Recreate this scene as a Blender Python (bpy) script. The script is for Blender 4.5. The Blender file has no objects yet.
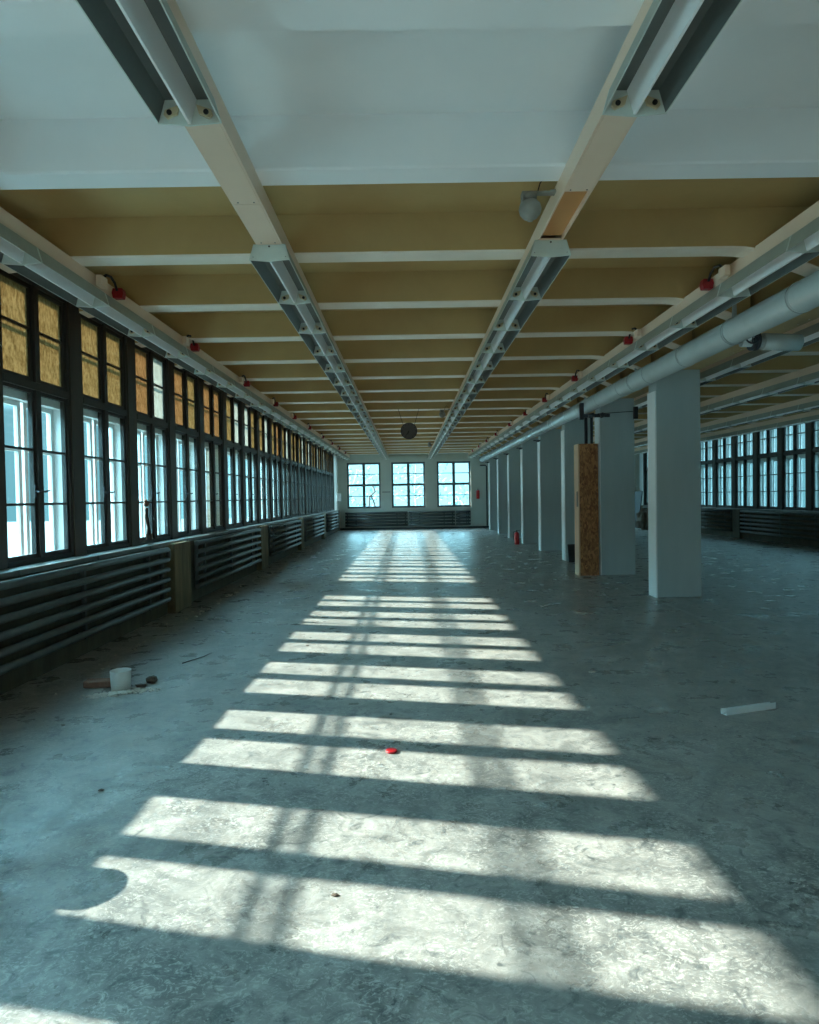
import bpy, bmesh, math, random
from mathutils import Vector, Matrix, Euler
random.seed(7)
S = bpy.context.scene
COL = S.collection
PI = math.pi
P = 1.348                      # pitch of ribs and windows along the hall
RC = lambda k: 4.04 + P * k    # rib centre

# ------------------------------------------------------------------ materials
def mat(name, color, rough=.6, spec=.5, metal=0, noise=None, bump=None, streak=None):
    """principled with mottled colour: noise=(scale, amount, dark_color), bump=(scale, strength)"""
    m = bpy.data.materials.new(name); m.use_nodes = True
    nt = m.node_tree; n = nt.nodes; l = nt.links
    b = n['Principled BSDF']
    b.inputs['Roughness'].default_value = rough
    b.inputs['Specular IOR Level'].default_value = spec
    b.inputs['Metallic'].default_value = metal
    b.inputs['Base Color'].default_value = (*color, 1)
    if noise or bump:
        tc = n.new('ShaderNodeTexCoord')
    if noise:
        sc, amt, dark = noise
        mp = n.new('ShaderNodeMapping')
        if streak: mp.inputs['Scale'].default_value = streak
        l.new(tc.outputs['Object'], mp.inputs[0])
        t = n.new('ShaderNodeTexNoise'); t.inputs['Scale'].default_value = sc
        t.inputs['Detail'].default_value = 6; t.inputs['Roughness'].default_value = .65
        l.new(mp.outputs[0], t.inputs['Vector'])
        r = n.new('ShaderNodeValToRGB')
        r.color_ramp.elements[0].position = .5 - amt; r.color_ramp.elements[0].color = (*dark, 1)
        r.color_ramp.elements[1].position = .5 + amt; r.color_ramp.elements[1].color = (*color, 1)
        l.new(t.outputs['Fac'], r.inputs[0]); l.new(r.outputs[0], b.inputs['Base Color'])
    if bump:
        t2 = n.new('ShaderNodeTexNoise'); t2.inputs['Scale'].default_value = bump[0]
        t2.inputs['Detail'].default_value = 5
        l.new(tc.outputs['Object'], t2.inputs['Vector'])
        bp = n.new('ShaderNodeBump'); bp.inputs['Strength'].default_value = bump[1]
        bp.inputs['Distance'].default_value = .01
        l.new(t2.outputs['Fac'], bp.inputs['Height']); l.new(bp.outputs[0], b.inputs['Normal'])
    return m

M = {}
M['yellow'] = mat('ochre_ceiling_paint', (.56, .385, .165), .55, noise=(1.6, .28, (.45, .305, .125)), bump=(9, .12))
M['whitepaint'] = mat('white_ceiling_paint', (.92, .94, .95), .5, noise=(1.2, .3, (.82, .86, .88)), bump=(7, .2))
M['ribwhite'] = mat('offwhite_rib_underside', (.88, .79, .68), .5, noise=(3, .3, (.74, .66, .54)))  # paler tone for the rib undersides
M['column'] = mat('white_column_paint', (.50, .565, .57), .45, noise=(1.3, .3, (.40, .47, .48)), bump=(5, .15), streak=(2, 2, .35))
M['brightwhite'] = mat('lit_side_and_ridge_white', (.93, .95, .95), .35, noise=(3, .3, (.86, .89, .90)))  # window light on the column sides put into the white; fitting ridges share it
M['wallgrey'] = mat('pale_wall_paint', (.62, .66, .62), .6, noise=(1.5, .3, (.50, .56, .53)), bump=(8, .15))
M['olive'] = mat('olive_wall_paint', (.13, .115, .07), .7, noise=(3.5, .25, (.05, .045, .03)), bump=(10, .3), streak=(2, 2, .5))
M['pier'] = mat('stained_pier_paint', (.26, .22, .12), .7, noise=(4, .22, (.09, .08, .045)), bump=(10, .3), streak=(2, 2, .4))
M['post'] = mat('brown_post_paint', (.055, .044, .03), .5, noise=(3, .25, (.025, .021, .016)), streak=(2, 2, .3))
M['frame'] = mat('backlit_brown_frame', (.028, .026, .022), .45, noise=(6, .3, (.014, .013, .012)))  # dark brown, with the backlit shade also put into the colour
M['lining'] = mat('white_lining_paint', (.80, .82, .80), .6, noise=(5, .3, (.62, .66, .66)))
M['sill'] = mat('worn_sill_paint', (.22, .24, .23), .4, noise=(6, .25, (.09, .10, .10)))
M['greyframe'] = mat('grey_frame_paint', (.10, .125, .14), .5, noise=(6, .3, (.06, .08, .09)))
M['radiator'] = mat('dark_grey_radiator_paint', (.10, .125, .125), .38, noise=(8, .3, (.055, .07, .07)))
M['beige'] = mat('beige_trunking_enamel', (.86, .67, .52), .45, noise=(1.5, .3, (.76, .57, .43)))
M['orange'] = mat('orange_brown_paint', (.66, .32, .11), .5, noise=(3, .3, (.56, .27, .09)))
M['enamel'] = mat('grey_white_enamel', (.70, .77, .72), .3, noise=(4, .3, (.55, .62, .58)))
M['enamel_dark'] = mat('shaded_inner_enamel', (.13, .15, .145), .4, noise=(4, .3, (.08, .10, .095)))  # shade inside the reflector trough put into the enamel colour
M['enamel_back'] = mat('shaded_outer_enamel', (.40, .42, .37), .45, noise=(4, .3, (.30, .32, .27)))  # unlit outer sides of the reflectors, shade put into the colour
M['holder'] = mat('yellowed_plastic', (.62, .54, .36), .4, noise=(9, .3, (.50, .42, .26)))
M['black'] = mat('black_rubber', (.012, .012, .014), .5, noise=(9, .3, (.006, .006, .007)))
M['red'] = mat('red_plastic', (.34, .008, .014), .4, noise=(9, .3, (.25, .006, .01)))
M['redpaint'] = mat('red_cylinder_paint', (.62, .02, .02), .3, noise=(9, .3, (.5, .015, .015)))
M['pipe'] = mat('pale_pipe_jacket', (.52, .59, .59), .22, noise=(3, .3, (.42, .49, .49)), bump=(3, .2))
M['darkmetal'] = mat('dark_steel', (.05, .06, .075), .4, noise=(8, .3, (.03, .035, .045)))
M['steel'] = mat('galvanised_steel', (.80, .86, .86), .4, metal=.1, noise=(8, .3, (.66, .72, .73)))
M['palewood'] = mat('pale_timber', (.78, .50, .32), .6, noise=(3, .25, (.55, .38, .25)), streak=(12, 12, .6))
M['globe'] = mat('dusty_dome_plastic', (.30, .30, .27), .45, noise=(9, .3, (.20, .20, .17)))
M['dial'] = mat('dusty_clock_dial', (.10, .09, .085), .5, noise=(6, .3, (.07, .06, .06)))
M['brick'] = mat('broken_brick', (.30, .17, .12), .85, noise=(20, .3, (.16, .10, .08)), bump=(40, .6))
M['plaster'] = mat('plaster_crumbs', (.68, .66, .60), .9, noise=(20, .3, (.42, .40, .36)), bump=(60, .6))
M['stone'] = mat('dark_stone', (.10, .075, .055), .8, noise=(20, .3, (.05, .04, .03)), bump=(40, .6))
M['cup'] = mat('cloudy_plastic', (.74, .78, .76), .35, noise=(12, .3, (.62, .66, .64)))
M['sack'] = mat('brown_sackcloth', (.20, .16, .12), .9, noise=(8, .3, (.12, .09, .07)), bump=(30, .5))
M['leaf'] = mat('pale_leaves', (.24, .38, .36), .8, noise=(3, .3, (.14, .27, .28)))
M['bark'] = mat('branch_bark', (.10, .09, .08), .9, noise=(12, .3, (.06, .05, .05)))
M['palebark'] = mat('pale_bark', (.34, .42, .40), .9, noise=(12, .3, (.24, .32, .31)))
M['ground'] = mat('dry_ground', (.13, .17, .17), .9, noise=(.5, .3, (.08, .12, .12)))
M['outside'] = mat('exterior_render', (.55, .55, .50), .9, noise=(1, .3, (.45, .45, .40)))

def osb():
    m = bpy.data.materials.new('strand_board'); m.use_nodes = True
    nt = m.node_tree; n = nt.nodes; l = nt.links; b = n['Principled BSDF']
    tc = n.new('ShaderNodeTexCoord'); mp = n.new('ShaderNodeMapping')
    mp.inputs['Scale'].default_value = (30, 30, 16); mp.inputs['Rotation'].default_value = (0, .5, 0)
    l.new(tc.outputs['Object'], mp.inputs[0])
    v = n.new('ShaderNodeTexVoronoi'); v.inputs['Scale'].default_value = 1.3
    l.new(mp.outputs[0], v.inputs['Vector'])
    no = n.new('ShaderNodeTexNoise'); no.inputs['Scale'].default_value = 5; no.inputs['Detail'].default_value = 6
    l.new(tc.outputs['Object'], no.inputs['Vector'])
    mx = n.new('ShaderNodeMix'); mx.data_type = 'FLOAT'; mx.inputs['Factor'].default_value = .45
    sep = n.new('ShaderNodeSeparateColor'); l.new(v.outputs['Color'], sep.inputs[0])
    l.new(sep.outputs[0], mx.inputs['A']); l.new(no.outputs['Fac'], mx.inputs['B'])
    r = n.new('ShaderNodeValToRGB')
    r.color_ramp.elements[0].position = .15; r.color_ramp.elements[0].color = (.17, .05, .018, 1)
    r.color_ramp.elements[1].position = .85; r.color_ramp.elements[1].color = (.62, .27, .10, 1)
    l.new(mx.outputs['Result'], r.inputs[0]); l.new(r.outputs[0], b.inputs['Base Color'])
    b.inputs['Roughness'].default_value = .7
    return m
M['osb'] = osb()

def glass(name, tint, gloss=.06):
    m = bpy.data.materials.new(name); m.use_nodes = True
    nt = m.node_tree; n = nt.nodes; l = nt.links; n.clear()
    o = n.new('ShaderNodeOutputMaterial'); mx = n.new('ShaderNodeMixShader')
    t = n.new('ShaderNodeBsdfTransparent'); g = n.new('ShaderNodeBsdfGlossy')
    t.inputs['Color'].default_value = (*tint, 1); g.inputs['Roughness'].default_value = .03
    lw = n.new('ShaderNodeLayerWeight'); lw.inputs[0].default_value = .5
    p5 = n.new('ShaderNodeMath'); p5.operation = 'POWER'; l.new(lw.outputs['Facing'], p5.inputs[0]); p5.inputs[1].default_value = 6
    ma = n.new('ShaderNodeMath'); ma.operation = 'MULTIPLY_ADD'; l.new(p5.outputs[0], ma.inputs[0]); ma.inputs[1].default_value = .7; ma.inputs[2].default_value = .02
    l.new(ma.outputs[0], mx.inputs[0]); l.new(t.outputs[0], mx.inputs[1]); l.new(g.outputs[0], mx.inputs[2])
    l.new(mx.outputs[0], o.inputs[0])
    return m
M['glass'] = glass('window_glass', (.93, .97, .97))

def film(name, c1, c2, sc=9):
    """glass covered by thin paper or hardboard: light shines through diffusely"""
    m = bpy.data.materials.new(name); m.use_nodes = True
    nt = m.node_tree; n = nt.nodes; l = nt.links; n.clear()
    o = n.new('ShaderNodeOutputMaterial'); mx = n.new('ShaderNodeMixShader'); mx.inputs[0].default_value = .35
    t = n.new('ShaderNodeBsdfTranslucent'); d = n.new('ShaderNodeBsdfDiffuse')
    tc = n.new('ShaderNodeTexCoord'); mp = n.new('ShaderNodeMapping'); mp.inputs['Scale'].default_value = (1, 1.5, .7)
    l.new(tc.outputs['Object'], mp.inputs[0])
    no = n.new('ShaderNodeTexNoise'); no.inputs['Scale'].default_value = sc; no.inputs['Detail'].default_value = 8
    no.inputs['Roughness'].default_value = .7
    l.new(mp.outputs[0], no.inputs['Vector'])
    r = n.new('ShaderNodeValToRGB')
    r.color_ramp.elements[0].position = .36; r.color_ramp.elements[0].color = (*c2, 1)
    r.color_ramp.elements[1].position = .6; r.color_ramp.elements[1].color = (*c1, 1)
    l.new(no.outputs['Fac'], r.inputs[0])
    l.new(r.outputs[0], t.inputs['Color']); l.new(r.outputs[0], d.inputs['Color'])
    l.new(t.outputs[0], mx.inputs[1]); l.new(d.outputs[0], mx.inputs[2]); l.new(mx.outputs[0], o.inputs[0])
    return m
M['ochrefilm'] = film('ochre_paper_on_glass', (.29, .24, .145), (.15, .115, .06), 26)
M['rosefilm'] = film('reddish_paper_on_glass', (.30, .22, .135), (.17, .115, .06), 26)
M['whitefilm'] = film('white_film_on_glass', (.36, .38, .35), (.30, .32, .29))

def floor_mat():
    m = bpy.data.materials.new('worn_concrete'); m.use_nodes = True
    nt = m.node_tree; n = nt.nodes; l = nt.links; b = n['Principled BSDF']
    tc = n.new('ShaderNodeTexCoord')
    def noise(sc, det=6, ro=.65, scale=(1, 1, 1), dist=0):
        mp = n.new('ShaderNodeMapping'); mp.inputs['Scale'].default_value = scale
        l.new(tc.outputs['Object'], mp.inputs[0])
        t = n.new('ShaderNodeTexNoise'); t.inputs['Scale'].default_value = sc
        t.inputs['Detail'].default_value = det; t.inputs['Roughness'].default_value = ro
        t.inputs['Distortion'].default_value = dist
        l.new(mp.outputs[0], t.inputs['Vector']); return t.outputs['Fac']
    def ramp(f, a, b_, ca, cb):
        r = n.new('ShaderNodeValToRGB')
        r.color_ramp.elements[0].position = a; r.color_ramp.elements[0].color = (*ca, 1)
        r.color_ramp.elements[1].position = b_; r.color_ramp.elements[1].color = (*cb, 1)
        l.new(f, r.inputs[0]); return r.outputs[0]
    def mix(f, a, b_, typ='MIX'):
        x = n.new('ShaderNodeMix'); x.data_type = 'RGBA'; x.blend_type = typ
        for s, v in ((x.inputs['Factor'], f), (x.inputs['A'], a), (x.inputs['B'], b_)):
            if isinstance(v, (int, float)): s.default_value = v
            elif isinstance(v, tuple): s.default_value = (*v, 1)
            else: l.new(v, s)
        return x.outputs['Result']
    base = ramp(noise(.7), .32, .68, (.10, .11, .11), (.225, .23, .22))
    mid = ramp(noise(4.5, 8, .7, dist=1.0), .40, .62, (0, 0, 0), (1, 1, 1))
    c = mix(mid, base, (.315, .315, .30))
    fine = ramp(noise(24, 6, .75, (1, 1.4, 1), 2.0), .50, .62, (0, 0, 0), (1, 1, 1))
    fmask = ramp(noise(1.9, 4), .36, .60, (.15, .15, .15), (.9, .9, .9))
    c = mix(mix(1.0, fine, fmask, 'MULTIPLY'), c, (.52, .52, .49))
    dk = ramp(noise(9, 7, .7, dist=1.5), .33, .46, (.85, .85, .85), (0, 0, 0))
    c = mix(dk, c, (.075, .09, .095))
    brown = ramp(noise(.9, 5, .6), .60, .72, (0, 0, 0), (.45, .45, .45))
    c = mix(brown, c, (.30, .25, .19))
    # the pale screed joint along the row of columns
    sx = n.new('ShaderNodeSeparateXYZ'); l.new(tc.outputs['Object'], sx.inputs[0])
    d = n.new('ShaderNodeMath'); d.operation = 'SUBTRACT'; l.new(sx.outputs[0], d.inputs[0]); d.inputs[1].default_value = 3.46
    a = n.new('ShaderNodeMath'); a.operation = 'ABSOLUTE'; l.new(d.outputs[0], a.inputs[0])
    k = n.new('ShaderNodeMath'); k.operation = 'LESS_THAN'; l.new(a.outputs[0], k.inputs[0]); k.inputs[1].default_value = .03
    k2 = n.new('ShaderNodeMath'); k2.operation = 'MULTIPLY'; l.new(k.outputs[0], k2.inputs[0]); k2.inputs[1].default_value = .4
    c = mix(k2.outputs[0], c, (.50, .52, .50))
    l.new(c, b.inputs['Base Color'])
    rr = n.new('ShaderNodeMapRange'); l.new(noise(3.0, 6), rr.inputs[0])
    rr.inputs['From Min'].default_value = .3; rr.inputs['From Max'].default_value = .7
    rr.inputs['To Min'].default_value = .20; rr.inputs['To Max'].default_value = .44
    l.new(rr.outputs[0], b.inputs['Roughness'])
    b.inputs['Specular IOR Level'].default_value = .6
    bp = n.new('ShaderNodeBump'); bp.inputs['Strength'].default_value = .35; bp.inputs['Distance'].default_value = .006
    l.new(noise(14, 7, .7, dist=1), bp.inputs['Height']); l.new(bp.outputs[0], b.inputs['Normal'])
    return m
M['floor'] = floor_mat()

# ------------------------------------------------------------------ helpers
class MB:
    def __init__(s): s.bm = bmesh.new()
    def poly(s, vs, mi=0):
        f = s.bm.faces.new([s.bm.verts.new(v) for v in vs]); f.material_index = mi; return f
    def box(s, x0, x1, y0, y1, z0, z1, mi=0):
        v = [s.bm.verts.new((x, y, z)) for x in (x0, x1) for y in (y0, y1) for z in (z0, z1)]
        for q in ((0, 1, 3, 2), (4, 6, 7, 5), (0, 4, 5, 1), (2, 3, 7, 6), (0, 2, 6, 4), (1, 5, 7, 3)):
            s.bm.faces.new([v[i] for i in q]).material_index = mi
        return s
    def prism(s, pts, axis, a0, a1, mi=0):
        """closed polygon pts (2-D) extruded along axis from a0 to a1"""
        def p3(p, a):
            return {'X': (a, p[0], p[1]), 'Y': (p[0], a, p[1]), 'Z': (p[0], p[1], a)}[axis]
        A = [s.bm.verts.new(p3(p, a0)) for p in pts]; B = [s.bm.verts.new(p3(p, a1)) for p in pts]
        n = len(pts)
        s.bm.faces.new(A).material_index = mi; s.bm.faces.new(B[::-1]).material_index = mi
        for i in range(n):
            s.bm.faces.new([A[i], B[i], B[(i + 1) % n], A[(i + 1) % n]]).material_index = mi
        return s
    def tube(s, pts, r, seg=12, caps=True, mi=0):
        pts = [Vector(p) for p in pts]; rings = []
        rs = r if isinstance(r, (list, tuple)) else [r] * len(pts)
        up = None
        for i, p in enumerate(pts):
            d = (pts[min(i + 1, len(pts) - 1)] - pts[max(i - 1, 0)]).normalized()
            if up is None:
                up = Vector((0, 0, 1)) if abs(d.z) < .9 else Vector((1, 0, 0))
            a = d.cross(up).normalized(); b = a.cross(d).normalized(); up = b
            rings.append([s.bm.verts.new(p + (a * math.cos(t) + b * math.sin(t)) * rs[i])
                          for t in [2 * PI * j / seg for j in range(seg)]])
        for A, B in zip(rings, rings[1:]):
            for j in range(seg):
                f = s.bm.faces.new([A[j], A[(j + 1) % seg], B[(j + 1) % seg], B[j]])
                f.smooth = True; f.material_index = mi
        if caps:
            s.bm.faces.new(rings[0][::-1]).material_index = mi; s.bm.faces.new(rings[-1]).material_index = mi
        return s
    def lathe(s, prof, c=(0, 0, 0), seg=24, mi=0):
        """profile (r, z) turned about the vertical through c"""
        rings = []
        for r, z in prof:
            if r < 1e-5: rings.append([s.bm.verts.new((c[0], c[1], c[2] + z))])
            else: rings.append([s.bm.verts.new((c[0] + r * math.cos(2 * PI * j / seg), c[1] + r * math.sin(2 * PI * j / seg), c[2] + z)) for j in range(seg)])
        for A, B in zip(rings, rings[1:]):
            for j in range(seg):
                a, b = A[j % len(A)], A[(j + 1) % len(A)]; c_, d = B[(j + 1) % len(B)], B[j % len(B)]
                vs = []
                for v in (a, b, c_, d):
                    if v not in vs: vs.append(v)
                if len(vs) > 2:
                    f = s.bm.faces.new(vs); f.smooth = True; f.material_index = mi
        return s
    def rock(s, c, r, sq=(1, 1, .7), seed=0, sub=2):
        rnd = random.Random(seed); t = bmesh.ops.create_icosphere(s.bm, subdivisions=sub, radius=r)
        ph = [rnd.uniform(0, 6) for _ in range(3)]
        for v in t['verts']:
            k = 1 + .22 * math.sin(9 * v.co.x / r + ph[0]) * math.cos(5 * v.co.y / r + ph[1]) + rnd.uniform(-.12, .12)
            v.co = Vector((v.co.x * sq[0] * k, v.co.y * sq[1] * k, max(v.co.z, -r * .7) * sq[2] * k)) + Vector(c)
        return s
    def build(s, name, mats, parent=None, bevel=0, loc=None):
        bmesh.ops.recalc_face_normals(s.bm, faces=s.bm.faces[:])
        me = bpy.data.meshes.new(name); s.bm.to_mesh(me); s.bm.free()
        for m in (mats if isinstance(mats, (list, tuple)) else [mats]): me.materials.append(M[m])
        o = bpy.data.objects.new(name, me); COL.objects.link(o)
        if parent: o.parent = parent
        if loc: o.location = loc
        if bevel:
            b = o.modifiers.new('bevel', 'BEVEL'); b.width = bevel; b.segments = 2; b.limit_method = 'ANGLE'
        return o

def empty(name, loc=(0, 0, 0), rz=0):
    o = bpy.data.objects.new(name, None); o.location = loc; o.rotation_euler = (0, 0, rz)
    o.empty_display_size = .2; COL.objects.link(o); return o
def tag(o, label, cat, group=None):
    o['label'] = label; o['category'] = cat
    if group: o['group'] = group
    return o
def struct(o, label=None):
    o['kind'] = 'structure'
    if label: o['label'] = label
    return o
KIDS = {}
def children(o):
    return [c for c in COL.objects if c.parent == o]
def tree_of(o):
    return (o, [tree_of(c) for c in children(o)])
def copy_tree(t, parent=None):
    o, ks = t; c = o.copy(); COL.objects.link(c); c.parent = parent
    for k in ks: copy_tree(k, c)
    return c
ORD = ['first', 'second', 'third', 'fourth', 'fifth', 'sixth', 'seventh', 'eighth', 'ninth', 'tenth',
       'eleventh', 'twelfth', 'thirteenth', 'fourteenth', 'fifteenth', 'sixteenth']
def nth(i, n, near='nearest', far='far end'):
    if i == 0: return 'nearest'
    if i == n - 1: return 'farthest'
    if i < (n + 1) // 2: return ORD[i] + ' nearest'
    return ORD[n - 1 - i] + ' farthest'

# ------------------------------------------------------------------ setting
Y0, Y1 = -4.0, 30.4
XL, XR = -3.2, 10.6
struct(MB().box(XL - .5, XR + .5, Y0 - .3, Y1 + .4, -.25, 0).build('floor', 'floor'), 'worn grey concrete floor')
ce = MB()
ce.box(XL - .5, XR + .5, Y0 - .3, RC(0) - .05, 3.775, 4.0, 1)
ce.box(XL - .5, XR + .5, RC(0) - .05, Y1 + .4, 3.775, 4.0, 0)
ceiling = struct(ce.build('ceiling', ['yellow', 'whitepaint']), 'ochre ribbed concrete ceiling with one white bay')

def rib_mesh(x0, x1, h0, h1, d0=.24, d1=.24):
    """rib spanning x0..x1 whose underside curves down over h0 / h1 metres at its ends"""
    xs = []
    N = 8
    for i in range(N + 1): xs.append(x0 + h0 * i / N)
    for i in range(N + 1): xs.append(x1 - h1 * (N - i) / N)
    mb = MB(); prev = None
    for x in xs:
        d = 0
        if h0 and x < x0 + h0: t = (x0 + h0 - x) / h0; d = d0 * t * t * (1.6 - .6 * t)
        if h1 and x > x1 - h1: t = (x - x1 + h1) / h1; d = d1 * t * t * (1.6 - .6 * t)
        z = 3.47 - d
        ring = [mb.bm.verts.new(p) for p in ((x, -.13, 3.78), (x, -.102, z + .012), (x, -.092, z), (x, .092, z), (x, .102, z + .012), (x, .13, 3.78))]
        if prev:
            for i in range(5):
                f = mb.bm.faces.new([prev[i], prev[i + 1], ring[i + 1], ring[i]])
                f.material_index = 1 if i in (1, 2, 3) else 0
        prev = ring
    return mb
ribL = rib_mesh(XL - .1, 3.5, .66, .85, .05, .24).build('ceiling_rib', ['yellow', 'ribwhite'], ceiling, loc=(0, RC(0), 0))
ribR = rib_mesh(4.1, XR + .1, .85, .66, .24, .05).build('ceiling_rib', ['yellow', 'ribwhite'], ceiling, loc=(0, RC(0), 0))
white_ribs = []
for k in range(-5, 20):
    if RC(k) > Y1 - .1: break
    for src in (ribL, ribR):
        if k == 0: o = src
        else:
            o = src.copy(); COL.objects.link(o); o.location = (0, RC(k), 0)
        if k <= 0: white_ribs.append(o)
for o in white_ribs:
    for q in (0, 1): o.material_slots[q].link = 'OBJECT'; o.material_slots[q].material = M['whitepaint']
struct(MB().box(3.545, 4.175, Y0, Y1, 3.24, 3.78).build('trim_1', 'yellow'), 'long ochre downstand beam over the column row')

# --- side walls: parapet, posts, head
def side_wall(name, sgn, xin):
    # sgn -1: the wall lies towards -X.  xin: inner face
    mb = MB(); X = lambda d: xin + sgn * d
    def bx(d0, d1, y0, y1, z0, z1, mi=0):
        a, b = sorted((X(d0), X(d1))); mb.box(a, b, y0, y1, z0, z1, mi)
    bx(.02, .42, Y0, Y1, 0, .93, 0)
    bx(.11, .42, Y0, Y1, 3.52, 3.78, 1)
    for k in range(-6, 21):
        c = RC(k) - .07
        if c > Y1 + .3: break
        if c - .13 < Y0: continue
        bx(.16, .36, c - .115, c + .115, .93, 3.53, 1)
    bx(.05, .42, Y1 - .55, Y1, .93, 3.6, 2)
    bx(.42, .5, Y0, Y1, -3, .93, 3); bx(.42, .5, Y0, Y1, 3.55, 4.2, 3)
    return struct(mb.build(name, ['olive', 'post', 'wallgrey', 'outside']))
wl = side_wall('wall_left', -1, XL); wl['label'] = 'dark olive window wall on the left'
wr = side_wall('wall_right', 1, XR); wr['label'] = 'dark window wall of the far right aisle'

# --- one double box window (local: origin on the inner sash plane, x<0 is outdoors, y centred, z = world)
OW = P - .23                     # opening width
def make_window():
    root = empty('window_1'); h = OW / 2; root['kind'] = 'structure'
    f = MB()
    f.box(-.055, .025, -h, -h + .04, .97, 3.54); f.box(-.055, .025, h - .04, h, .97, 3.54)
    f.box(-.055, .025, -h + .045, h - .045, .955, 1.0); f.box(-.055, .025, -h + .045, h - .045, 3.48, 3.54)
    f.box(-.055, .03, -h + .045, h - .045, 2.53, 2.60); f.box(-.055, .03, -.04, .04, 1.0, 2.53); f.box(-.055, .03, -.04, .04, 2.60, 3.48)
    f.build('frame', 'frame', root, .004)
    g = MB()
    g.box(-.20, -.055, -h, -h + .03, .95, 3.54); g.box(-.20, -.055, h - .03, h, .95, 3.54)
    g.box(-.20, -.055, -h + .03, h - .03, .93, .97); g.box(-.20, -.055, -h + .03, h - .03, 3.5, 3.54)
    g.box(-.16, -.055, -h + .03, h - .03, 2.43, 2.56)
    g.build('lining', 'lining', root)
    for s in (-1, 1):
        a, b = sorted((s * .04, s * (h - .04)))
        m = MB(); t = .032
        for (z0, z1, mz, tt) in ((1.0, 2.53, (1.49, 1.985), t), (2.60, 3.48, (3.08,), .04)):
            m.box(-.035, .005, a, a + tt, z0, z1); m.box(-.035, .005, b - tt, b, z0, z1)
            m.box(-.035, .005, a + tt, b - tt, z0, z0 + .04); m.box(-.035, .005, a + tt, b - tt, z1 - tt, z1)
            for q in mz: m.box(-.033, .003, a + tt, b - tt, q - .011, q + .011)
            sa = m.build('sash', 'frame', root)
            pn = MB().box(-.018, -.014, a + tt - .005, b - tt + .005, z0 + .03, z1 - tt + .005).build('pane', 'glass' if z0 < 2 else 'ochrefilm', sa)
            if z0 < 2:
                hd = MB(); y = (a + .02) if s > 0 else (b - .02)
                hd.box(.005, .012, y - .012, y + .012, 1.55, 1.67); hd.tube([(.01, y, 1.61), (.045, y, 1.61)], .007, 8)
                hd.tube([(.045, y - .03, 1.60), (.05, y, 1.61), (.045, y + .045, 1.615)], .008, 8)
                hd.build('handle', 'darkmetal', sa)
            m = MB()
        m.bm.free()
        o = MB(); c, d = sorted((s * .022, s * (h - .03)))
        for (z0, z1, mz) in ((.97, 2.43, (1.49, 1.985)), (2.56, 3.5, (3.08,))):
            o.box(-.165, -.13, c, c + .05, z0, z1); o.box(-.165, -.13, d - .05, d, z0, z1)
            o.box(-.165, -.13, c + .05, d - .05, z0, z0 + .05); o.box(-.165, -.13, c + .05, d - .05, z1 - .045, z1)
            for q in mz: o.box(-.163, -.132, c + .05, d - .05, q - .013, q + .013)
        oo = o.build('outer_sash', 'lining', root)
        MB().box(-.150, -.146, c + .045, d - .045, 1.01, 2.39).build('outer_pane', 'glass', oo)
    MB().box(-.0, .195, -P / 2 + .012, P / 2 - .012, .93, .955).box(.195, .212, -P / 2 + .012, P / 2 - .012, .91, .955).build('window_sill', 'sill', root, .004)
    return root
win = make_window(); wt = tree_of(win)
wn = 1
WHITE = {(1, 1), (4, 1), (6, 1), (8, 1), (5, -1), (10, 1), (11, 1), (13, -1), (14, 1)}
ROSE = {(1, -1), (3, -1), (3, 1), (2, -1), (7, 1)}
first = True
for side in ('left', 'right'):
    for k in range(-5, 19):
        cy = RC(k) + P / 2 - .07
        if cy + P / 2 > Y1 + .1: continue
        if first: r = win; first = False
        else: r = copy_tree(wt)
        r.name = 'window_%d' % wn; wn += 1
        if side == 'left': r.location = (XL - .2, cy, 0)
        else: r.location = (XR + .2, cy, 0); r.rotation_euler = (0, 0, PI)
        w = k - 2                                  # 0 = first window inside the photo
        r['label'] = ('tall double casement window in the left wall' if side == 'left' else 'tall double casement window in the right wall')
        for sa in children(r):
            if side == 'left' and k == 5 and sa.name.startswith('outer_sash'):  # film added over this window's outer panes to block its sun patch
                for pn in children(sa):
                    pn.material_slots[0].link = 'OBJECT'; pn.material_slots[0].material = M['whitefilm']
            if sa.name.startswith('sash'):
                for pn in children(sa):
                    if pn.name.startswith('pane') and pn.data.materials[0] == M['ochrefilm']:
                        s_ = 1 if pn.data.vertices[0].co.y > 0 else -1
                        mm = None
                        if side == 'right': mm = 'glass'
                        elif (w, s_) in WHITE: mm = 'whitefilm'
                        elif (w, s_) in ROSE: mm = 'rosefilm'
                        if mm:
                            pn.material_slots[0].link = 'OBJECT'; pn.material_slots[0].material = M[mm]

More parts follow.
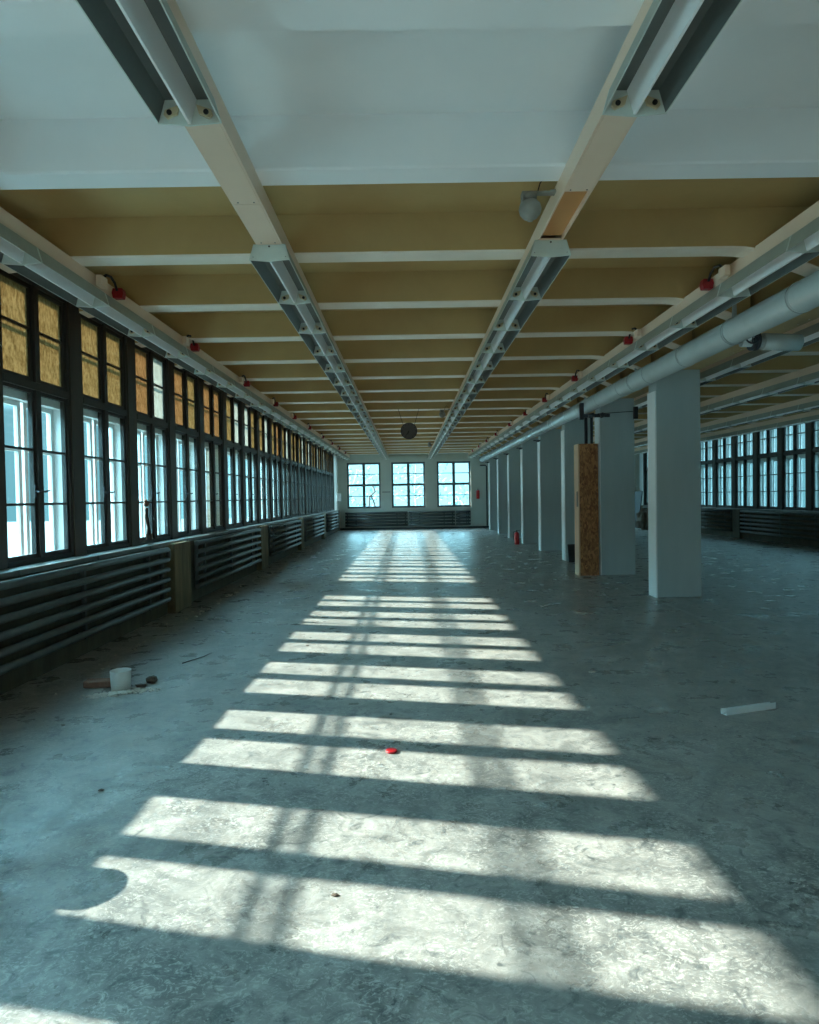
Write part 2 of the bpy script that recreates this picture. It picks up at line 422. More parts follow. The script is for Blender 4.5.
# --- far wall with three windows, and the wall behind the camera
FW = [(-2.85, -1.27), (-.76, .82), (1.37, 2.95), (5.2, 6.8), (7.4, 9.0)]
mb = MB(); ya, yb = Y1, Y1 + .3
xs = XL - .4
for a, b in FW:
    mb.box(xs, a, ya, yb, 0, 3.78); mb.box(a, b, ya, yb, 0, 1.0); mb.box(a, b, ya, yb, 3.14, 3.78); xs = b
mb.box(xs, XR + .4, ya, yb, 0, 3.78)
mb.box(XL, 3.49, Y1 - .06, Y1, 3.2, 3.40)
struct(mb.build('wall_far', 'wallgrey'), 'pale grey-green end wall with three windows')
struct(MB().box(XL - .5, XR + .5, Y0 - .3, Y0, 0, 3.78).build('wall_near', 'wallgrey'))
struct(MB().box(XL, XR, Y1 - .02, Y1, 0, .09).build('baseboard_far', 'darkmetal'))
def far_window(a, b, n):
    r = empty('window_%d' % n, ((a + b) / 2, Y1 + .14, 0)); struct(r, 'four light grey framed window in the end wall')
    h = (b - a) / 2; f = MB()
    f.box(-h, -h + .09, 0, .07, 1.0, 3.14); f.box(h - .09, h, 0, .07, 1.0, 3.14)
    f.box(-h + .09, h - .09, 0, .07, 1.0, 1.09); f.box(-h + .09, h - .09, 0, .07, 3.05, 3.14)
    f.box(-.065, .065, 0, .07, 1.09, 3.05); f.box(-h + .09, -.065, 0, .07, 2.03, 2.14); f.box(.065, h - .09, 0, .07, 2.03, 2.14)
    fr = f.build('frame', 'greyframe', r, .004)
    for x0, x1 in ((-h + .09, -.065), (.065, h - .09)):
        for z0, z1 in ((1.09, 2.03), (2.14, 3.05)):
            z = (z0 + z1) / 2
            mt = MB().box(x0, x1, .02, .05, z - .018, z + .018).build('glazing_bar', 'greyframe', r)
            MB().box(x0 - .005, x1 + .005, .033, .037, z0 - .005, z1 + .005).build('pane', 'glass', mt)
    MB().box(-h - .03, h + .03, -.18, -.14 + .14, .965, 1.0).build('window_sill', 'wallgrey', r, .004)
for a, b in FW:
    far_window(a, b, wn); wn += 1

# pilasters between the radiators, under the left sill
for i, (a, b) in enumerate([(8.62, 9.26), (13.72, 14.35), (18.85, 19.35), (24.0, 24.55)]):
    struct(MB().box(XL - .03, XL + .09, a, b, 0, .93).build('trim_%d' % (i + 2), 'pier', None, .01), 'olive wall pier between radiators')
for i, (a, b) in enumerate([(15.7, 16.2), (20.6, 21.0), (25.2, 25.7)]):
    struct(MB().box(XR - .09, XR + .03, a, b, 0, .93).build('trim_%d' % (i + 6), 'olive', None, .01))

# ------------------------------------------------------------------ columns
cols = [RC(4 + 2 * j) for j in range(8)]
wherec = ['nearest, just left of the far right aisle windows', 'second nearest, right beside the strand board box', 'third nearest, half hidden behind the strand board box',
          'fourth nearest, behind the board box', 'fifth nearest, with the small red extinguisher at its foot', 'sixth nearest, just past the red extinguisher',
          'second farthest, a thin white stripe', 'farthest, next to the end wall']
for j, y in enumerate(cols):
    r = empty('column', (3.86, y, 0))
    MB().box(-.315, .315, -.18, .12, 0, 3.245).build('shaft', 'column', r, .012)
    MB().box(-.333, -.313, -.182, .12, 0, 2.95).build('side_face', 'brightwhite', r, .004)  # bright face painting the window light on the column's left side
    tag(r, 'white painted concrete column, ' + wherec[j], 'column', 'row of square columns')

# ------------------------------------------------------------------ light fittings
LU = 1.055
def fit_unit(full, name='strip_light'):
    r = empty(name); L = LU - .006
    a = MB()
    a.prism([(-.115, .11), (.115, .11), (.147, .0), (.141, .0), (.111, .104), (-.111, .104), (-.141, .0), (-.147, 0)], 'Y', 0, L)
    a.bm.faces.ensure_lookup_table()
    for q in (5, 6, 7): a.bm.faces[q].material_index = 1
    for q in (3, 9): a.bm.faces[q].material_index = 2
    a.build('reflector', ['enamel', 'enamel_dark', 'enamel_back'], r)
    MB().prism([(-.036, .104), (.036, .104), (.006, -.006), (-.006, -.006)], 'Y', .008, L - .008).build('centre_ridge', 'brightwhite', r)
    for y in (0, L - .008):
        MB().prism([(-.1155, .111), (.1155, .111), (.148, -.001), (0, -.014), (-.148, -.001)], 'Y', y, y + .008).build('end_plate', 'enamel', r)
    if full:
        for s in (-1, 1):
            for y, sy in ((.012, 1), (L - .012, -1)):
                h = MB().prism([(s * .038, .072), (s * .05, .03), (s * .095, .010), (s * .112, .026), (s * .106, .048)][::s], 'Y', min(y, y + sy * .016), max(y, y + sy * .016)).build('lamp_holder', 'holder', r, .002)
                MB().tube([(s * .084, y + sy * .012, .035), (s * .084, y + sy * .022, .035)], .012, 14).build('socket', 'black', h)
            if s > 0: MB().box(-.032, .032, .36, .48, -.0, .002)
    return r
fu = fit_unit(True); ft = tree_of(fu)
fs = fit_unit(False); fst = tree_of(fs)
usedf = [False]; useds = [False]
def place_fit(x, y, label, group, full, z=3.24):
    if full:
        r = fu if not usedf[0] else copy_tree(ft); usedf[0] = True
    else:
        r = fs if not useds[0] else copy_tree(fst); useds[0] = True
    r.location = (x, y, z)
    tag(r, label, 'light fitting', group); return r
XI = {'left': -.978, 'right': 1.068}
XO = {'left': -2.77, 'right': 2.925}
for side, x in XI.items():
    ys = 3.05 if side == 'left' else 3.03
    g = place_fit(x, ys - LU, 'empty grey strip light alone at the top %s of the photo, under the white bay' % side, 'lone fittings under the white bay', True)
    n = 24
    for i in range(n):
        place_fit(x, 4.765 + LU * i, '%s fitting of the long %s strip light row over the hall' % (nth(i, n), side), 'inner %s strip light row' % side, i < 12)
    # knockout and screws on the near end cap
    cap = MB().tube([(x, 4.7655, 3.335), (x, 4.762, 3.335)], .007, 10)
    kk = cap.build('knockout', 'black')
    nearest = [o for o in COL.objects if o.get('category') == 'light fitting' and abs(o.location.x - x) < .01 and abs(o.location.y - 4.765) < .01][0]
    kk.parent = nearest; kk.location = (-x, -4.765, -3.24)
    sc = MB()
    for s in (-1, 1): sc.tube([(s * .118, .001, .02), (s * .118, -.002, .02)], .003, 8)
    sc.build('screw', 'darkmetal', nearest)
for side, x in XO.items():
    n = 26
    for i in range(n):
        where = 'above the left windows' if side == 'left' else 'beside the pale pipe, left of the columns'
        place_fit(x, 2.65 + LU * i, '%s strip light %s' % (nth(i, n), where), 'outer %s strip light row' % side, 2 < i < 10)
aisle = [(4.68, 7.0, 7), (6.53, 9.6, 9), (8.58, 13.0, 12), (10.2, 15.6, 13)]
for q, (x, ya_, n) in enumerate(aisle):
    for i in range(n):
        place_fit(x, ya_ + LU * i, '%s strip light of the %s row behind the columns in the right aisle' % (nth(i, n), ORD[q]), 'right aisle light row, %s from the columns' % ORD[q], q == 0 and i < 5)

# cable trunking above the fittings
def trunk(x, label, segs, w=.19, z0=3.35, odd=None):
    r = empty('cable_trunking', (x, Y0, 0)); h = w / 2
    MB().prism([(-h, 3.475), (h, 3.475), (h, z0), (h - .012, z0), (h - .012, 3.46), (-h + .012, 3.46), (-h + .012, z0), (-h, z0)], 'Y', 0, Y1 - Y0).build('channel', 'beige', r)
    for i, (a, b) in enumerate(segs):
        rec = .03 if odd == i else 0
        c = MB().box(-h + .013, h - .013, a - Y0, b - Y0 - .006, z0 - .0015 + rec, z0 + .012 + rec).build('cover', 'orange' if odd == i else 'beige', r, .002)
        if odd == i: c['label'] = 'orange-brown recessed cover'
        if a < 5 and odd != i:
            s = MB()
            for sx in (-.05, .05): s.tube([(sx, b - Y0 - .03, z0 - .0012), (sx, b - Y0 - .03, z0 - .004)], .005, 10)
            s.build('screw', 'darkmetal', c)
    return tag(r, label, 'cable trunking', 'cable trunking runs')
trunk(XI['left'], 'beige cable trunking over the inner left strip lights', [(Y0, 4.12), (4.12, 4.76), (4.76, 12.0), (12.0, 20.0), (20.0, Y1)])
trunk(XI['right'], 'beige cable trunking with an orange-brown gap over the inner right strip lights', [(Y0, 4.02), (4.02, 4.76), (4.76, 12.0), (12.0, 20.0), (20.0, Y1)], w=.18, odd=1)
trunk(XO['left'], 'cable trunking carrying red sockets above the left windows', [(Y0, 10), (10, 20), (20, Y1)], w=.18)
trunk(XO['right'], 'cable trunking carrying red sockets beside the columns', [(Y0, 10), (10, 20), (20, Y1)], w=.18)
for q, (x, ya_, n) in enumerate(aisle):
    trunk(x, 'cable trunking of the %s light row behind the columns' % ORD[q], [(Y0, 16), (16, Y1)], w=.18)

# red sockets with black leads
def socket_unit(side):
    s = 1 if side == 'left' else -1          # aisle side is +x for the left row
    r = empty('red_socket')
    MB().prism([(-.05, -.055), (.05, -.055), (.062, .0), (.05, .05), (-.05, .05), (-.062, 0)], 'Y', .0, .085).build('housing', 'red', r, .006)
    MB().prism([(-.042, -.047), (.042, -.047), (.042, .042), (-.042, .042)], 'Y', .084, .105).build('flap', 'red', r, .004)
    MB().tube([(0, 0, .02), (0, -.05, .085), (0, -.14, .12), (0, -.25, .10), (-s * .03, -.32, .03)], .014, 8).build('lead', 'black', r)
    MB().box(-.03, .03, -.42, -.28, -.055, .05).build('junction_box', 'beige', r, .006)
    return r
sy = [5.87, 8.0, 10.6, 12.95, 15.1, 17.4, 20.1, 22.5, 24.9, 27.3]
for side in ('left', 'right'):
    s0 = socket_unit(side); st = tree_of(s0); s = 1 if side == 'left' else -1
    for i, y in enumerate(sy):
        r = s0 if i == 0 else copy_tree(st)
        r.location = (XO[side] + s * .152, y + .1, 3.405); r.scale = (.85, .85, .85)
        tag(r, '%s red socket with black lead on the %s' % (nth(i, len(sy)), 'left trunking above the windows' if side == 'left' else 'right trunking beside the columns'), 'socket', '%s red sockets' % side)

# ------------------------------------------------------------------ pale insulated pipe on the right
PX, PZ, PR_ = 3.325, 3.12, .13
r = empty('insulated_pipe', (PX, Y0, PZ))
MB().tube([(0, 0, 0), (0, 28.95 - Y0, 0)], PR_, 40).build('jacket', 'pipe', r)
for i in range(29):
    y = i * 1.12 + .5
    MB().tube([(0, y, 0), (0, y + .035, 0)], PR_ + .004, 40).build('band', 'pipe', r)
MB().tube([(0, 28.95 - Y0, 0), (0, 29.0 - Y0, 0)], PR_ + .012, 32).build('end_collar', 'darkmetal', r)
for y in cols[:8] + [6.6]:
    MB().box(-.018, .018, y - Y0 - .012, y - Y0 + .012, PR_, 3.47 - PZ).tube([(0, y - Y0 - .02, 0), (0, y - Y0 + .02, 0)], PR_ + .006, 40).build('hanger', 'pipe', r)
tag(r, 'large pale insulated pipe running the length of the column row', 'pipe')
# valve on the pipe at the photo's right edge
r = empty('pipe_valve', (3.47, 6.75, 3.05))
MB().tube([(0, 0, 0), (.62, 0, -.02)], .055, 20).tube([(.22, 0, -.006), (.60, 0, -.02)], .085, 24).build('branch_pipe', 'pipe', r)
MB().tube([(.10, 0, 0), (.125, 0, 0)], .095, 24).tube([(.14, 0, 0), (.165, 0, 0)], .095, 24).build('flange', 'darkmetal', r)
MB().tube([(.05, 0, 0), (.05, -.13, .02)], .022, 12).build('spindle', 'steel', r)
hw = MB()
pts = [(.05 + .07 * math.cos(t), -.13, .02 + .07 * math.sin(t)) for t in [2 * PI * i / 20 for i in range(21)]]
hw.tube(pts, .009, 8, False)
for t in (0, PI / 2): hw.tube([(.05 - .07 * math.cos(t), -.13, .02 - .07 * math.sin(t)), (.05 + .07 * math.cos(t), -.13, .02 + .07 * math.sin(t))], .006, 6)
hw.build('handwheel', 'darkmetal', r)
tag(r, 'valve with handwheel and flanges on the pale pipe at the right edge', 'valve')
# bracket + riser pipes rising out of the strand board box
for i, x in enumerate((3.31, 3.415)):
    r = MB().tube([(x, 12.04, 0), (x, 12.04, 2.94)], .030 if i == 0 else .026, 14).build('riser_pipe', 'darkmetal')
    tag(r, 'dark riser pipe, %s one of the pair rising out of the strand board box' % ('left' if i == 0 else 'right'), 'pipe', 'riser pipes')
r = empty('pipe_bracket', (3.24, 11.75, 2.90))
MB().box(-.12, -.05, -.03, .03, -.06, .24).build('upright', 'darkmetal', r, .004)
MB().box(-.12, .42, -.02, .02, -.02, .04).build('arm', 'darkmetal', r, .004)
MB().tube([(.02, -.05, .0), (.12, -.05, .02)], .04, 12).tube([(.24, -.04, .0), (.3, -.04, .02)], .045, 12).build('clamp', 'darkmetal', r)
tag(r, 'dark pipe bracket under the pale pipe above the strand board box', 'bracket')
for j, y in enumerate(cols[3:8]):
    r = empty('pipe_bracket', (3.48, y - .2, 2.93))
    MB().box(-.12, .06, -.02, .02, .0, .03).build('arm', 'darkmetal', r)
    MB().tube([(-.05, -.03, .0), (.03, -.03, .0)], .03, 10).build('clamp', 'darkmetal', r)
    tag(r, 'small dark pipe bracket on top of the %s column of the row' % (['fourth', 'fifth', 'third farthest', 'second farthest', 'farthest'][j]), 'bracket', 'small pipe brackets')
# thin conduit around the second column
MB_ = MB().tube([(3.50, 11.93, 2.965), (4.15, 11.93, 3.0)], .006, 8).box(4.15, 4.22, 11.88, 11.94, 2.86, 3.08)
tag(MB_.build('thin_cable', 'black'), 'thin dark cable strung across the face of the second nearest column', 'cable')

# strand board boxing
r = empty('board_box', (3.305, 12.06, 0))
MB().box(-.155, .185, -.15, -.132, 0, 2.42).build('front_board', 'osb', r, .001)
MB().box(-.18, -.155, -.15, .15, 0, 2.42).build('side_face', 'palewood', r, .002)
MB().box(.165, .185, -.132, .15, 0, 2.42).build('back_stud', 'palewood', r)
MB().box(-.186, -.1795, -.10, -.03, 1.27, 1.55).build('side_slot', 'black', r, .002)  # black strip standing for the dark slot in the side
tag(r, 'tall narrow reddish strand board box with pale timber side beside the second column', 'box')
r = empty('waste_bin', (3.66, 14.40, 0))
MB().lathe([(0, .0), (.11, 0), (.135, .36), (.14, .38), (.128, .38), (.10, .02), (0, .02)], seg=24).build('body', 'black', r)
MB().tube([(.137 * math.cos(t), .137 * math.sin(t), .378) for t in [2 * PI * i / 24 for i in range(25)]], .006, 6, False).build('rim', 'black', r)
tag(r, 'black bin on the floor just behind the strand board box', 'bin')

# fire extinguishers
def extinguisher(loc, h, label, rz=0):
    r = empty('fire_extinguisher', loc, rz); R = .078
    MB().lathe([(0, 0), (R * .9, 0), (R, .02), (R, h * .74), (R * .8, h * .81), (R * .35, h * .86), (0, h * .86)], seg=24).build('cylinder', 'redpaint', r)
    MB().lathe([(0, 0), (.022, 0), (.022, .05), (0, .05)], (0, 0, h * .85), 14).build('valve_body', 'darkmetal', r)
    MB().box(-.015, .015, -.10, .02, h * .93, h * .95).box(-.015, .015, -.10, .02, h * .98, h).build('lever', 'black', r, .003)
    MB().tube([(0, .02, h * .9), (0, .10, h * .88), (0, .11, h * .6), (0, .09, h * .3)], .010, 8).build('hose', 'black', r)
    return tag(r, label, 'fire extinguisher')
extinguisher((3.29, 19.75, 0), .44, 'red fire extinguisher standing on the floor among the columns', 1.2)
e = extinguisher((3.26, Y1 - .115, 1.36), .48, 'red fire extinguisher hung on the end wall right of the windows')
MB().box(-.03, .03, .07, .113, .1, .3).build('wall_bracket', 'darkmetal', e)

# ------------------------------------------------------------------ radiators
def radiator(name, length, axis, face, tubes, r_t, z_top, pitch, brk, off):
    """local: runs along +Y from 0 to length, front towards +X, wall at x=-off"""
    r = empty(name)
    for i in range(tubes):
        z = z_top - i * pitch
        MB().tube([(0, .0, z), (0, length, z)], r_t, 16).build('tube', 'radiator', r)
    zb = z_top - (tubes - 1) * pitch
    for y in (.10, length - .10):
        MB().tube([(-.045, y, zb - .03), (-.045, y, z_top + .03)], .028, 12).build('header', 'radiator', r)
    n = max(2, int(length / 1.3))
    for i in range(n):
        y = .5 + (length - 1.0) * i / (n - 1)
        MB().box(-.062, -.03, y - .02, y + .02, zb - .06, z_top + .02).box(-off, -.06, y - .012, y + .012, zb - .04, zb).box(-off, -.06, y - .012, y + .012, z_top - .06, z_top - .02).build('bracket', 'radiator', r)
    return r
gL = 'tube radiators under the left windows'
RAD = [(4.2, 8.34), (9.50, 13.50), (14.62, 18.60), (19.50, 23.75), (24.75, 28.6)]
for i, (a, b) in enumerate(RAD):
    r = radiator('tube_radiator', b - a, 'Y', 1, 6, .034, .875, .127, 1, .12)
    r.location = (XL + .10, a, 0)
    MB().tube([(0, b - a - .001, .875), (0, b - a + .03, .86), (0, b - a + .04, .81), (0, b - a + .03, .76), (0, b - a - .001, .748)], .03, 10).build('return_bend', 'radiator', r)
    tag(r, 'dark horizontal tube radiator under the left sill, %s' % nth(i, 5), 'radiator', gL)
for i, (a, b) in enumerate([(-2.94, -.03), (.03, 2.17), (2.22, 2.90)]):
    r = radiator('tube_radiator', b - a, 'X', 1, 5, .052, .78, .145, 1, .10) if b - a > 1.2 else radiator('tube_radiator', b - a, 'X', 1, 5, .052, .78, .145, 1, .10)
    r.location = (a, Y1 - .10, 0); r.rotation_euler = (0, 0, -PI / 2)
    tag(r, ['wide dark radiator under the left end wall window, reaching to the middle one', 'dark radiator under the middle and right end wall windows', 'short dark radiator section at the right end of the end wall bank'][i], 'radiator', 'radiators on the end wall')
for i, (a, b) in enumerate([(16.3, 20.5), (21.1, 25.1), (25.8, 29.0), (11.5, 15.6)]):
    r = radiator('tube_radiator', b - a, 'Y', 1, 6, .034, .875, .127, 1, .12)
    r.location = (XR - .10, b, 0); r.rotation_euler = (0, 0, PI)
    tag(r, 'tube radiator under the right aisle windows, %s' % ['second nearest', 'second farthest', 'farthest', 'nearest'][i], 'radiator', 'radiators in the right aisle')
tag(MB().tube([(-3.0, Y1 - .06, .06), (3.45, Y1 - .06, .06)], .025, 10).build('heating_pipe', 'radiator'), 'thin heating pipe running low along the end wall under its radiators', 'pipe')

# ------------------------------------------------------------------ hanging clock
r = empty('hanging_clock', (.045, 14.5, 2.97))
def disc(mb, R, y0, y1, seg=40): mb.tube([(0, y0, 0), (0, y1, 0)], R, seg); return mb
rim = MB(); rim.tube([(.172 * math.cos(t), 0, .172 * math.sin(t)) for t in [2 * PI * i / 40 for i in range(41)]], .014, 8, False)
rim.build('rim', 'black', r)
disc(MB(), .172, -.02, .03).build('case', 'dial', r)
mk = MB()
for i in range(12):
    a = PI / 6 * i
    c, s_ = math.cos(a), math.sin(a)
    p = [(.155 * s_ - .005 * c, .155 * c + .005 * s_), (.155 * s_ + .005 * c, .155 * c - .005 * s_), (.13 * s_ + .005 * c, .13 * c - .005 * s_), (.13 * s_ - .005 * c, .13 * c + .005 * s_)]
    mk.prism(p, 'Y', -.0225, -.0201)
mk.build('hour_marks', 'black', r)
def hand(ang, L, w):
    c, s_ = math.cos(ang), math.sin(ang)
    return MB().prism([(-w * c, w * s_), (w * c, -w * s_), (L * s_ + w * .5 * c, L * c - w * .5 * s_), (L * s_ - w * .5 * c, L * c + w * .5 * s_)], 'Y', -.028, -.024).build('hand', 'black', r)
hand(math.radians(197), .09, .010); hand(math.radians(212), .135, .008)
for s in (-1, 1):
    MB().tube([(s * .12, 0, .12), (s * .235, 0, .50)], .005, 6).build('hanging_rod', 'black', r)
tag(r, 'round dark wall clock hanging on two rods between the strip light rows', 'clock')

# dome detectors beside the right trunking
def dome():
    r = empty('dome_detector')
    MB().lathe([(0, -.075), (.018, -.074), (.022, -.066), (.045, -.055), (.066, -.03), (.073, 0), (.066, .03), (.045, .052), (.03, .06), (0, .06)], seg=32).build('globe', 'globe', r)
    MB().lathe([(0, .055), (.042, .055), (.046, .085), (.046, .098), (0, .098)], seg=24).build('cap', 'globe', r)
    MB().box(-.055, .17, -.03, .03, .097, .105).box(-.055, -.047, -.03, .03, .03, .105).box(.13, .168, -.02, .02, .105, .118).build('bracket', 'globe', r, .002)
    MB().tube([(.05, .02, .105), (.06, -.03, .15), (.09, -.05, .19), (.12, -.05, .16)], .004, 6).build('wire', 'black', r)
    return r
d0 = dome(); dt = tree_of(d0)
for i, (x, y, z) in enumerate([(.815, 4.22, 3.335), (.80, 14.6, 3.335), (.80, 23.2, 3.335)]):
    r = d0 if i == 0 else copy_tree(dt); r.location = (x, y, z)
    tag(r, ['dusty round dome detector beside the right trunking near the white bay', 'small dome detector right of the clock', 'tiny farthest dome detector beside the right light row'][i], 'detector', 'dome detectors')

# ------------------------------------------------------------------ small things on the floor and walls
r = empty('plastic_cup', (-2.315, 5.16, 0))
MB().lathe([(0, 0), (.072, 0), (.078, .105), (.0775, .11), (0, .108)], seg=32).build('filling', 'cup', r)
MB().lathe([(.0785, .105), (.080, .150), (.081, .158), (.076, .158), (.0745, .115)], seg=32).build('rim_wall', 'cup', r)
r.rotation_euler = (0, 0, .3)
tag(r, 'cloudy white plastic cup with hardened filling on the floor at the left', 'cup')
b = MB().box(-.12, .12, -.055, .055, 0, .055).build('brick', 'brick', None, .012, (-2.53, 5.27, 0)); b.rotation_euler = (0, 0, .12)
tag(b, 'brown broken brick lying left of the white cup', 'brick')
tag(MB().rock((0, 0, .025), .042, (1, 1, .9), 3).build('stone', 'stone', None, 0, (-2.14, 5.34, 0)), 'small dark stone right of the white cup', 'stone')
tag(MB().rock((0, 0, .010), .030, (1.7, .8, .5), 5).build('brick_chip', 'stone', None, 0, (-2.19, 5.24, 0)), 'flat dark chip touching the right side of the white cup', 'chip')
cr = MB(); rnd = random.Random(3)
for i in range(170):
    t = rnd.gauss(0, 1); u = rnd.gauss(0, 1)
    cr.rock((-2.28 + t * .13, 5.06 + t * .05 + u * .035, .005), rnd.uniform(.004, .019), (1.2, 1, .6), i, 1)
o = cr.build('plaster_crumbs', 'plaster'); o['kind'] = 'stuff'
tag(o, 'scatter of pale plaster crumbs around the foot of the cup', 'rubble')
r = MB().lathe([(0, 0), (.031, 0), (.034, .004), (.034, .012), (.030, .014), (0, .012)], seg=28).build('bottle_cap', 'red', None, 0, (-.122, 3.796, 0))
tag(r, 'flat red plastic cap lying in the sunlight mid floor', 'cap')
r = empty('metal_offcut', (2.11, 4.32, 0), .30)
MB().prism([(0, 0), (.05, 0), (.05, .003), (.003, .003), (.003, .042), (0, .042)], 'X', 0, .42).build('angle_profile', 'steel', r)
MB().box(.0, .42, .047, .05, 0, .032).build('back_flange', 'steel', r)
tag(r, 'pale metal profile offcut on the floor at the right edge', 'metal offcut')
for i, (x, y, q) in enumerate([(-1.62, 3.35, .012), (-.30, 2.42, .010), (1.52, 5.42, .02), (-2.35, 4.35, .012), (-1.05, 6.6, .012)]):
    o = MB().rock((0, 0, q * .3), q, (1.6, 1, .5), 20 + i, 1).build('floor_debris', 'stone' if i != 2 else 'plaster', None, 0, (x, y, 0))
    tag(o, ['dark speck of debris on the shaded floor left of the sunlight', 'dark speck of debris in the nearest sunlit patch', 'pale chip on the shaded floor toward the columns', 'dark sliver on the floor in front of the cup', 'small dark speck at the left edge of the sunlight'][i], 'debris')
tag(MB().tube([(-2.10, 5.95, .006), (-1.98, 6.2, .006), (-1.95, 6.35, .006)], .004, 6).build('wire_scrap', 'black'), 'thin dark wire scrap on the floor behind the stone', 'wire')
# grit lying along the foot of the left wall
cr = MB()
for i in range(160):
    y = rnd.uniform(5, 27); cr.rock((-2.75 - abs(rnd.gauss(0, .12)), y, .004), rnd.uniform(.006, .02), (1.2, 1, .6), i, 1)
o = cr.build('floor_grit', 'plaster'); o['kind'] = 'stuff'; tag(o, 'loose grit and plaster flakes along the foot of the left wall', 'rubble')
# thing dangling at the second window
r = empty('window_strap', (XL - .12, 8.26, 1.0))
MB().tube([(0, 0, .42), (-.01, .01, .30), (.01, .02, .18), (0, .05, .06)], [.02, .026, .02, .03], 8).build('strap', 'post', r)
MB().rock((0, -.01, .47), .045, (.7, .7, 1.2), 4).build('knot', 'brick', r)
MB().box(-.03, .03, .02, .1, .0, .09).build('weight', 'stone', r, .01)
tag(r, 'brown strap with a grey block hanging at the frame of the second window', 'strap')
# white box on the left wall near the far corner
r = empty('wall_box', (XL - .0, 29.9, 1.36))
MB().box(-.06, .12, -.12, .12, 0, .36).build('case', 'lining', r, .008)
MB().box(.12, .128, -.10, .10, .02, .34).build('lid', 'lining', r, .004)
tag(r, 'white box on the left wall by the far corner', 'box')
# conduit between the left and middle end windows
tag(MB().box(-1.20, -.82, Y1 - .03, Y1, 1.735, 1.765).build('wall_conduit', 'darkmetal'), 'short dark conduit on the end wall between left and middle windows', 'conduit')
tag(MB().tube([(3.38, Y1 - .05, 2.92), (3.62, Y1 - .05, 2.92), (3.68, Y1 - .05, 2.88), (3.68, Y1 - .05, .1)], .03, 10).build('corner_dark_line', 'darkmetal'), 'dark line turning down in the far right corner of the hall', 'pipe')  # thin dark line turning down in the far corner
# right aisle: sack and dark board by the far windows
r = MB().rock((0, 0, .36), .42, (.8, .9, 1.2), 12, 3).build('sack', 'sack', None, 0, (9.75, 26.6, .0))
tag(r, 'bulky brown sack on the floor in the far right aisle', 'sack')
r = MB().box(-.02, .02, -.45, .45, 0, 1.6).build('dark_panel', 'darkmetal', None, .004, (9.9, 28.4, 0)); r.rotation_euler = (0, .12, 0)
tag(r, 'dark panel leaning under the windows at the far end of the right aisle', 'panel')

r = empty('shadow_bucket', (-1.85, 2.625, 0))  # unseen pail added out of frame to cast the lower left shadow
MB().lathe([(0, 0), (.10, 0), (.13, .28), (.136, .30), (.122, .30), (.095, .01), (0, .01)], seg=28).build('body', 'black', r)
MB().tube([(.13 * math.cos(t), .13 * math.sin(t), .29 - .02 * math.sin(t)) for t in [PI * i / 14 for i in range(15)]], .004, 6).build('handle', 'steel', r)
tag(r, 'unseen dark pail added past the left edge to cast the shadow in the nearest sunlit patch', 'shadow_bucket')

# ------------------------------------------------------------------ outdoors
struct(MB().box(-120, 120, -90, 160, -3.4, -3.0).build('ground', 'ground'))
def tree(x, y, h, R, seed, label):
    rnd = random.Random(seed); r = empty('tree', (x, y, -3.0))
    tr = MB(); tr.tube([(0, 0, 0), (.1, 0, h * .35), (-.1, .1, h * .6), (0, 0, h * .85)], [.16, .11, .07, .03], 10)
    for i in range(9):
        a = rnd.uniform(0, 6.28); z = h * rnd.uniform(.3, .75)
        tr.tube([(0, 0, z), (R * .4 * math.cos(a), R * .4 * math.sin(a), z + .5), (R * .8 * math.cos(a), R * .8 * math.sin(a), z + 1.3)], [.04, .03, .012], 6)
    tr.build('trunk', 'palebark', r)
    lf = MB()
    for i in range(420):
        d = Vector((rnd.gauss(0, 1), rnd.gauss(0, 1), rnd.gauss(0, 1))).normalized() * (R * rnd.uniform(.35, 1) ** .6)
        c = Vector((d.x, d.y, h * .62 + d.z * .95)); s = rnd.uniform(.07, .16)
        u = Vector((rnd.gauss(0, 1), rnd.gauss(0, 1), rnd.gauss(0, 1))).normalized(); v = u.orthogonal().normalized()
        lf.poly([c - u * s, c - v * s * .55, c + u * s, c + v * s * .55])
    lf.build('foliage', 'leaf', r)
    tag(r, label, 'tree', 'trees outside the end windows')
tree(-3.6, 41, 7.0, 2.6, 1, 'pale tree outside the left end window')
tree(.6, 46, 8.0, 3.0, 2, 'pale tree outside the middle end window')
tree(4.4, 43, 5.8, 2.2, 3, 'low pale tree outside the right end window')
r = MB().tube([(-1.75, 32.2, 2.1), (-1.62, 32.2, 1.8), (-1.9, 32.2, 1.55), (-1.95, 32.2, .9), (-1.95, 32.2, -3)], .045, 8).tube([(-1.85, 32.2, 1.65), (-1.66, 32.2, 1.2), (-1.55, 32.2, .6), (-1.6, 32.2, -3)], .04, 8).build('bare_branch', 'bark')
tag(r, 'bare crooked branch seen through the left end window', 'branch')

# ------------------------------------------------------------------ light
sun = bpy.data.lights.new('sun', 'SUN'); sun.energy = 10; sun.angle = math.radians(.9); sun.color = (1, .90, .78)
so = bpy.data.objects.new('sun', sun); COL.objects.link(so)
so.rotation_euler = Vector((1, -.222, -.507)).to_track_quat('-Z', 'Y').to_euler()

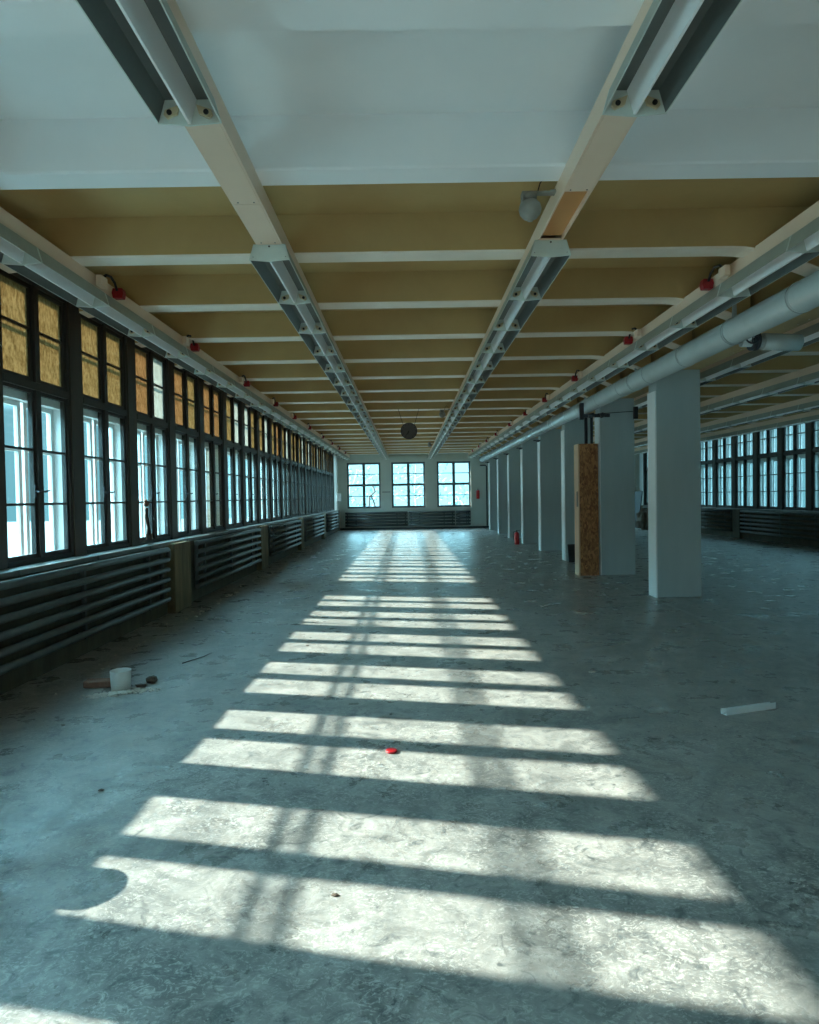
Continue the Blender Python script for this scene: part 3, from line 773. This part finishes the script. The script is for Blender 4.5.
w = bpy.data.worlds.new('sky'); S.world = w; w.use_nodes = True
nt = w.node_tree; n = nt.nodes; l = nt.links; n.clear()
out = n.new('ShaderNodeOutputWorld'); bg = n.new('ShaderNodeBackground')
tc = n.new('ShaderNodeTexCoord'); sx = n.new('ShaderNodeSeparateXYZ'); l.new(tc.outputs['Generated'], sx.inputs[0])
r1 = n.new('ShaderNodeValToRGB'); l.new(sx.outputs[2], r1.inputs[0])     # elevation
e_ = r1.color_ramp.elements
e_[0].position = 0.0; e_[0].color = (.34, .84, 1.0, 1)
e_[1].position = .55; e_[1].color = (.40, .80, 1.0, 1)
x1 = e_.new(.16); x1.color = (.40, .84, 1.0, 1)
r2 = n.new('ShaderNodeMapRange'); l.new(sx.outputs[2], r2.inputs[0])      # haze layer low down is dimmer
r2.inputs['From Min'].default_value = .12; r2.inputs['From Max'].default_value = .34
r2.inputs['To Min'].default_value = 0; r2.inputs['To Max'].default_value = 5.0
r3 = n.new('ShaderNodeMapRange'); l.new(sx.outputs[0], r3.inputs[0])      # brighter on the sun's side of the sky
r3.inputs['From Min'].default_value = -1; r3.inputs['From Max'].default_value = .8
r3.inputs['To Min'].default_value = 1.6; r3.inputs['To Max'].default_value = .12
ml = n.new('ShaderNodeMath'); ml.operation = 'MULTIPLY_ADD'
l.new(r2.outputs[0], ml.inputs[0]); l.new(r3.outputs[0], ml.inputs[1]); 
r4 = n.new('ShaderNodeMapRange'); l.new(sx.outputs[1], r4.inputs[0])      # bright haze beyond the end of the hall
r4.inputs['From Min'].default_value = .90; r4.inputs['From Max'].default_value = .99
r4.inputs['To Min'].default_value = .24; r4.inputs['To Max'].default_value = .75
l.new(r4.outputs[0], ml.inputs[2])
l.new(r1.outputs[0], bg.inputs[0]); l.new(ml.outputs[0], bg.inputs[1]); l.new(bg.outputs[0], out.inputs[0])

# ------------------------------------------------------------------ camera
F_, CX, CY = 650., 409.5, 512.
roll = math.radians(.95)
y_ = Vector(((408 - CX) / F_, (497 - CY) / F_, 1)).normalized()
dn = Vector((math.sin(roll), math.cos(roll), 0)); dn = (dn - y_ * dn.dot(y_)).normalized()
x_ = dn.cross(y_)
B = Matrix((x_, y_, -dn))          # world axes in camera coords (rows); columns are the camera's axes in the world
right, down, fwd = B.col[0], B.col[1], B.col[2]
R = Matrix((right, -down, -fwd)).transposed()
cam = bpy.data.cameras.new('camera'); cam.sensor_fit = 'HORIZONTAL'; cam.sensor_width = 36; cam.lens = F_ / 819 * 36
cam.clip_start = .05; cam.clip_end = 500
co = bpy.data.objects.new('camera', cam); COL.objects.link(co)
co.matrix_world = Matrix.Translation((0, 0, 1.5)) @ R.to_4x4()
S.camera = co
S.view_settings.view_transform = 'Standard'; S.view_settings.look = 'None'
S.view_settings.gamma = 1; S.view_settings.use_curve_mapping = False
S.view_settings.exposure = 1.6
